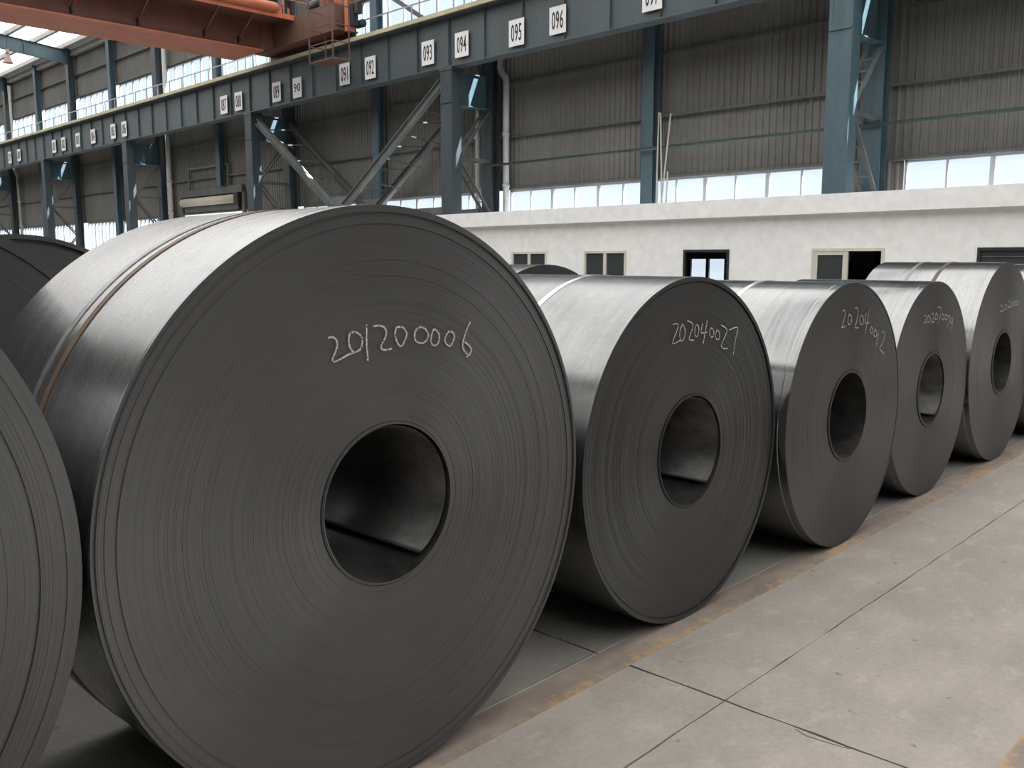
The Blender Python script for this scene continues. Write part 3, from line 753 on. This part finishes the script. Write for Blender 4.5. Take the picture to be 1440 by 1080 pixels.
def smooth_line(pts, n=5):
    if len(pts) < 3: return pts
    out = []
    P = [pts[0]] + pts + [pts[-1]]
    for i in range(1, len(P) - 2):
        p0, p1, p2, p3 = P[i - 1:i + 3]
        for k in range(n):
            t = k / n
            out.append(tuple(.5 * (2 * p1[j] + (p2[j] - p0[j]) * t + (2 * p0[j] - 5 * p1[j] + 4 * p2[j] - p3[j]) * t * t + (3 * p1[j] - p0[j] - 3 * p2[j] + p3[j]) * t ** 3) for j in (0, 1)))
    return out + [pts[-1]]

def digits(strokes, number):
    pair = {1: 8, 2: 4, 3: 4, 4: 8}.get(number)          # the digit drawn with two strokes
    out = []
    for i, st in enumerate(strokes):
        if pair is not None and i == pair + 1: out[-1].append(st)
        else: out.append([st])
    return out

def coil(x, y, Rr, width, label, mats, seed, rin=.254, segs=160, rings=80, events=(), straps=(), number=None, tail=None, lip=(.012, .0005), amp=1., chalk_w=.0045):
    rnd = random.Random(seed)
    z0 = Rr + .004
    # front face profile, outside in: every wrap a little proud or recessed of the next
    prof = []
    rad = [Rr - (Rr - rin) * k / rings for k in range(rings + 1)]
    off = []
    wander = 0
    for k in range(rings):
        wander = wander * .9 + rnd.gauss(0, .0003) * amp
        d = wander + rnd.gauss(0, .0003) * amp
        f = k / rings
        for (f0, f1, dd) in events:
            if f0 <= f < f1: d += dd
        off.append(d)
    off[-1] -= .006; off[-2] -= .004; off[-3] += .003
    for k in range(rings):
        prof += [(rad[k], off[k], 1), (rad[k + 1], off[k], 1)]
    back = [(rin, width, 2), (Rr, width, 1)]
    line = [(Rr, width, 0), (Rr, width - .003, 0), (Rr, lip[0] + .002, 0), (Rr, lip[0], 0), (Rr - lip[1], lip[0] - .001, 0), (Rr - lip[1], lip[0] - .003, 0), (Rr - lip[1], off[0] + .0015, 0)] + [(Rr - lip[1], off[0], 0)] + [(min(r, Rr - lip[1]), y_, m_) for r, y_, m_ in prof] + [(rin, off[-1], 2), (rin, off[-1] + .003, 2), (rin, width - .003, 2), (rin, width, 2), (Rr, width, 1)]
    mb = MB(); n = len(line)
    for j in range(segs):
        a = 2 * math.pi * j / segs; c, s = math.cos(a), math.sin(a)
        for r, yy, _ in line: mb.v.append((r * c, yy, r * s))
    for i in range(n - 1):
        if abs(line[i][0] - line[i + 1][0]) < 1e-9 and abs(line[i][1] - line[i + 1][1]) < 1e-9: continue
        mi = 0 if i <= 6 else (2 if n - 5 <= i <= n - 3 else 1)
        for j in range(segs):
            k = (j + 1) % segs
            mb.f.append((j * n + i, j * n + i + 1, k * n + i + 1, k * n + i)); mb.mi.append(mi)
    me = mb.mesh('steel_coil', mats)
    me.polygons.foreach_set('use_smooth', [m == 0 or m == 2 for m in mb.mi])
    o = bpy.data.objects.new('steel_coil', me); COL.objects.link(o)
    o.location = row(x, y, z0); o.rotation_euler.z = ROW
    tag(o, label, 'steel coil', 'steel coils lying on the floor')
    def part(name, m_, mat, smooth=True):
        p = bpy.data.objects.new(name, m_.mesh(name, mat, smooth=smooth)); COL.objects.link(p); p.parent = o; return p
    for (yy, w, mat, th) in straps:
        m_ = MB(); N = 128; ln = [(Rr + .0004, yy - w / 2), (Rr + .0028, yy - w / 2), (Rr + .0028, yy + w / 2), (Rr + .0004, yy + w / 2)]
        for j in range(N):
            a = 2 * math.pi * j / N
            for r, q in ln: m_.v.append((r * math.cos(a), q, r * math.sin(a)))
        for j in range(N):
            k = (j + 1) % N
            for i in range(4): m_.f.append((j * 4 + i, j * 4 + (i + 1) % 4, k * 4 + (i + 1) % 4, k * 4 + i)); m_.mi.append(0)
        part('steel_strap', m_, mat, False)
        if th is not None:
            m_ = MB(); a0 = R(th)
            for da in (-.045, .045):
                a = a0 + da
                for r, q in ((Rr + .001, yy - w / 2 - .004), (Rr + .006, yy - w / 2 - .004), (Rr + .006, yy + w / 2 + .004), (Rr + .001, yy + w / 2 + .004)):
                    m_.v.append((r * math.cos(a), q, r * math.sin(a)))
            m_.f = [(0, 1, 2, 3), (7, 6, 5, 4), (0, 4, 5, 1), (1, 5, 6, 2), (2, 6, 7, 3), (3, 7, 4, 0)]; m_.mi = [0] * 6
            part('strap_seal', m_, mat, False)
    if tail:
        a0, a1, lift = tail                 # loose inner end of the strip, lifting off the bore
        m_ = MB(); N = 60
        for j in range(N + 1):
            t = j / N; a = R(a0 + (a1 - a0) * t); r = rin - .003 - lift * (1 - t) ** 3
            for rr in (r, r - .004):
                m_.v += [(rr * math.cos(a), .003, rr * math.sin(a)), (rr * math.cos(a), width - .1, rr * math.sin(a))]
        for j in range(N):
            i = j * 4; k = i + 4
            for q in ((0, 1), (3, 2), (2, 0), (1, 3)): m_.f.append((i + q[0], i + q[1], k + q[1], k + q[0])); m_.mi.append(0)
        m_.f += [(0, 2, 3, 1)]; m_.mi += [0]
        part('inner_strip_end', m_, mats[2])
    if number:
        front = min(off) - .0015
        for dig in digits(CHALK[number], number):
            m_ = MB()
            for st in dig:
                pts = smooth_line(st)
                for p, q in zip(pts, pts[1:]):
                    d = Vector((q[0] - p[0], q[1] - p[1]))
                    if d.length < 1e-6: continue
                    d.normalize(); nn = Vector((-d.y, d.x)) * chalk_w / 2 * rnd.uniform(.7, 1.2); d *= chalk_w * .25
                    m_.quad((p[0] - d.x + nn.x, front, p[1] - d.y + nn.y), (p[0] - d.x - nn.x, front, p[1] - d.y - nn.y), (q[0] + d.x - nn.x, front, q[1] + d.y - nn.y), (q[0] + d.x + nn.x, front, q[1] + d.y + nn.y))
            part('chalk_digit', m_, M['chalk'], False)
    return o

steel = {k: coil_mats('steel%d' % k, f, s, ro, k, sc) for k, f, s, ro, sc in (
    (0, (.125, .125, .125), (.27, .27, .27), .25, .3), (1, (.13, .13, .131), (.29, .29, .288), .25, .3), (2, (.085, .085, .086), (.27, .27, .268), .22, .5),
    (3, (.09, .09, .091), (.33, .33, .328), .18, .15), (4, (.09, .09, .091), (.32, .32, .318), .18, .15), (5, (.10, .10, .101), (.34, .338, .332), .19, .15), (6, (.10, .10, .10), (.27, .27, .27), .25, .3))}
SR, SB, SD = M['strap_rust'], M['strap_bright'], M['strap_dull']
coil(1.784, 2.22, .932, 1.0, 'largest coil in front, chalked 201200006, with a rusty strap', steel[1], 11, segs=220, rings=180, events=((.0, .012, .004), (.012, .03, -.004), (.03, .045, .002), (.08, .09, .004)),
     straps=((.45, .03, SR, None), (.53, .03, SD, 95)), number=1, tail=(-58, 215, .02), chalk_w=.0055)
coil(3.627, 2.277, .811, 1.08, 'coil chalked 202040027 with a bright strap, second of the front row', steel[2], 12, segs=200, rings=140, rin=.26, events=((.0, .03, -.006), (.03, .05, .006)), straps=((.56, .032, SB, 97),), number=2, tail=(-50, 210, .02))
coil(5.24, 2.22, .785, 1.03, 'coil chalked 202040012 with a bright strap, third of the front row', steel[3], 13, amp=.4, lip=(.045, .0022), rin=.256, events=((0, .02, -.002),), straps=((.55, .032, SB, 97),), number=3)
coil(6.812, 2.284, .775, 1.0, 'smaller coil chalked 202070079, fourth of the front row', steel[4], 14, amp=.4, lip=(.045, .0022), rings=60, number=4, tail=(-60, 200, .015))
coil(8.44, 2.271, .84, 1.0, 'coil with a thin rust strap and faint chalk number, fifth of the front row', steel[5], 15, amp=.4, lip=(.045, .0022), rings=60, straps=((.43, .03, SR, None), (.66, .03, SD, None)), number=5)
coil(10.15, 2.2, .83, 1.0, 'coil at the right edge of the photo, mostly cut off', steel[4], 16, rings=50)
coil(-.143, 2.24, .985, 1.0, 'coil cut off by the left edge of the photo in the front row', steel[0], 17, segs=200, rings=160, events=((.0, .012, .002), (.03, .045, -.003), (.045, .05, .006), (.13, .14, .006)))
coil(.76, 3.8, .952, 1.0, 'dark coil end behind the left front coil, its edge slanting down', steel[6], 18, rings=50, events=((.0, .05, -.008),))
coil(1.831, 5.5, .92, 1.0, 'dark coil end farther back at the left, below the bright windows', steel[0], 19, rings=50, events=((.04, .07, .02), (.0, .04, -.01)))
coil(4.567, 4.0, .834, 1.0, 'coil peeping over the second front coil, below the left annex window', steel[2], 20, rings=50)
coil(2.66, 3.85, .9, 1.0, 'unseen second-row coil, added behind the largest chalked coil to darken its bore', steel[0], 21, rings=40)  # hidden coil, added to block light from the back of the largest coil's bore
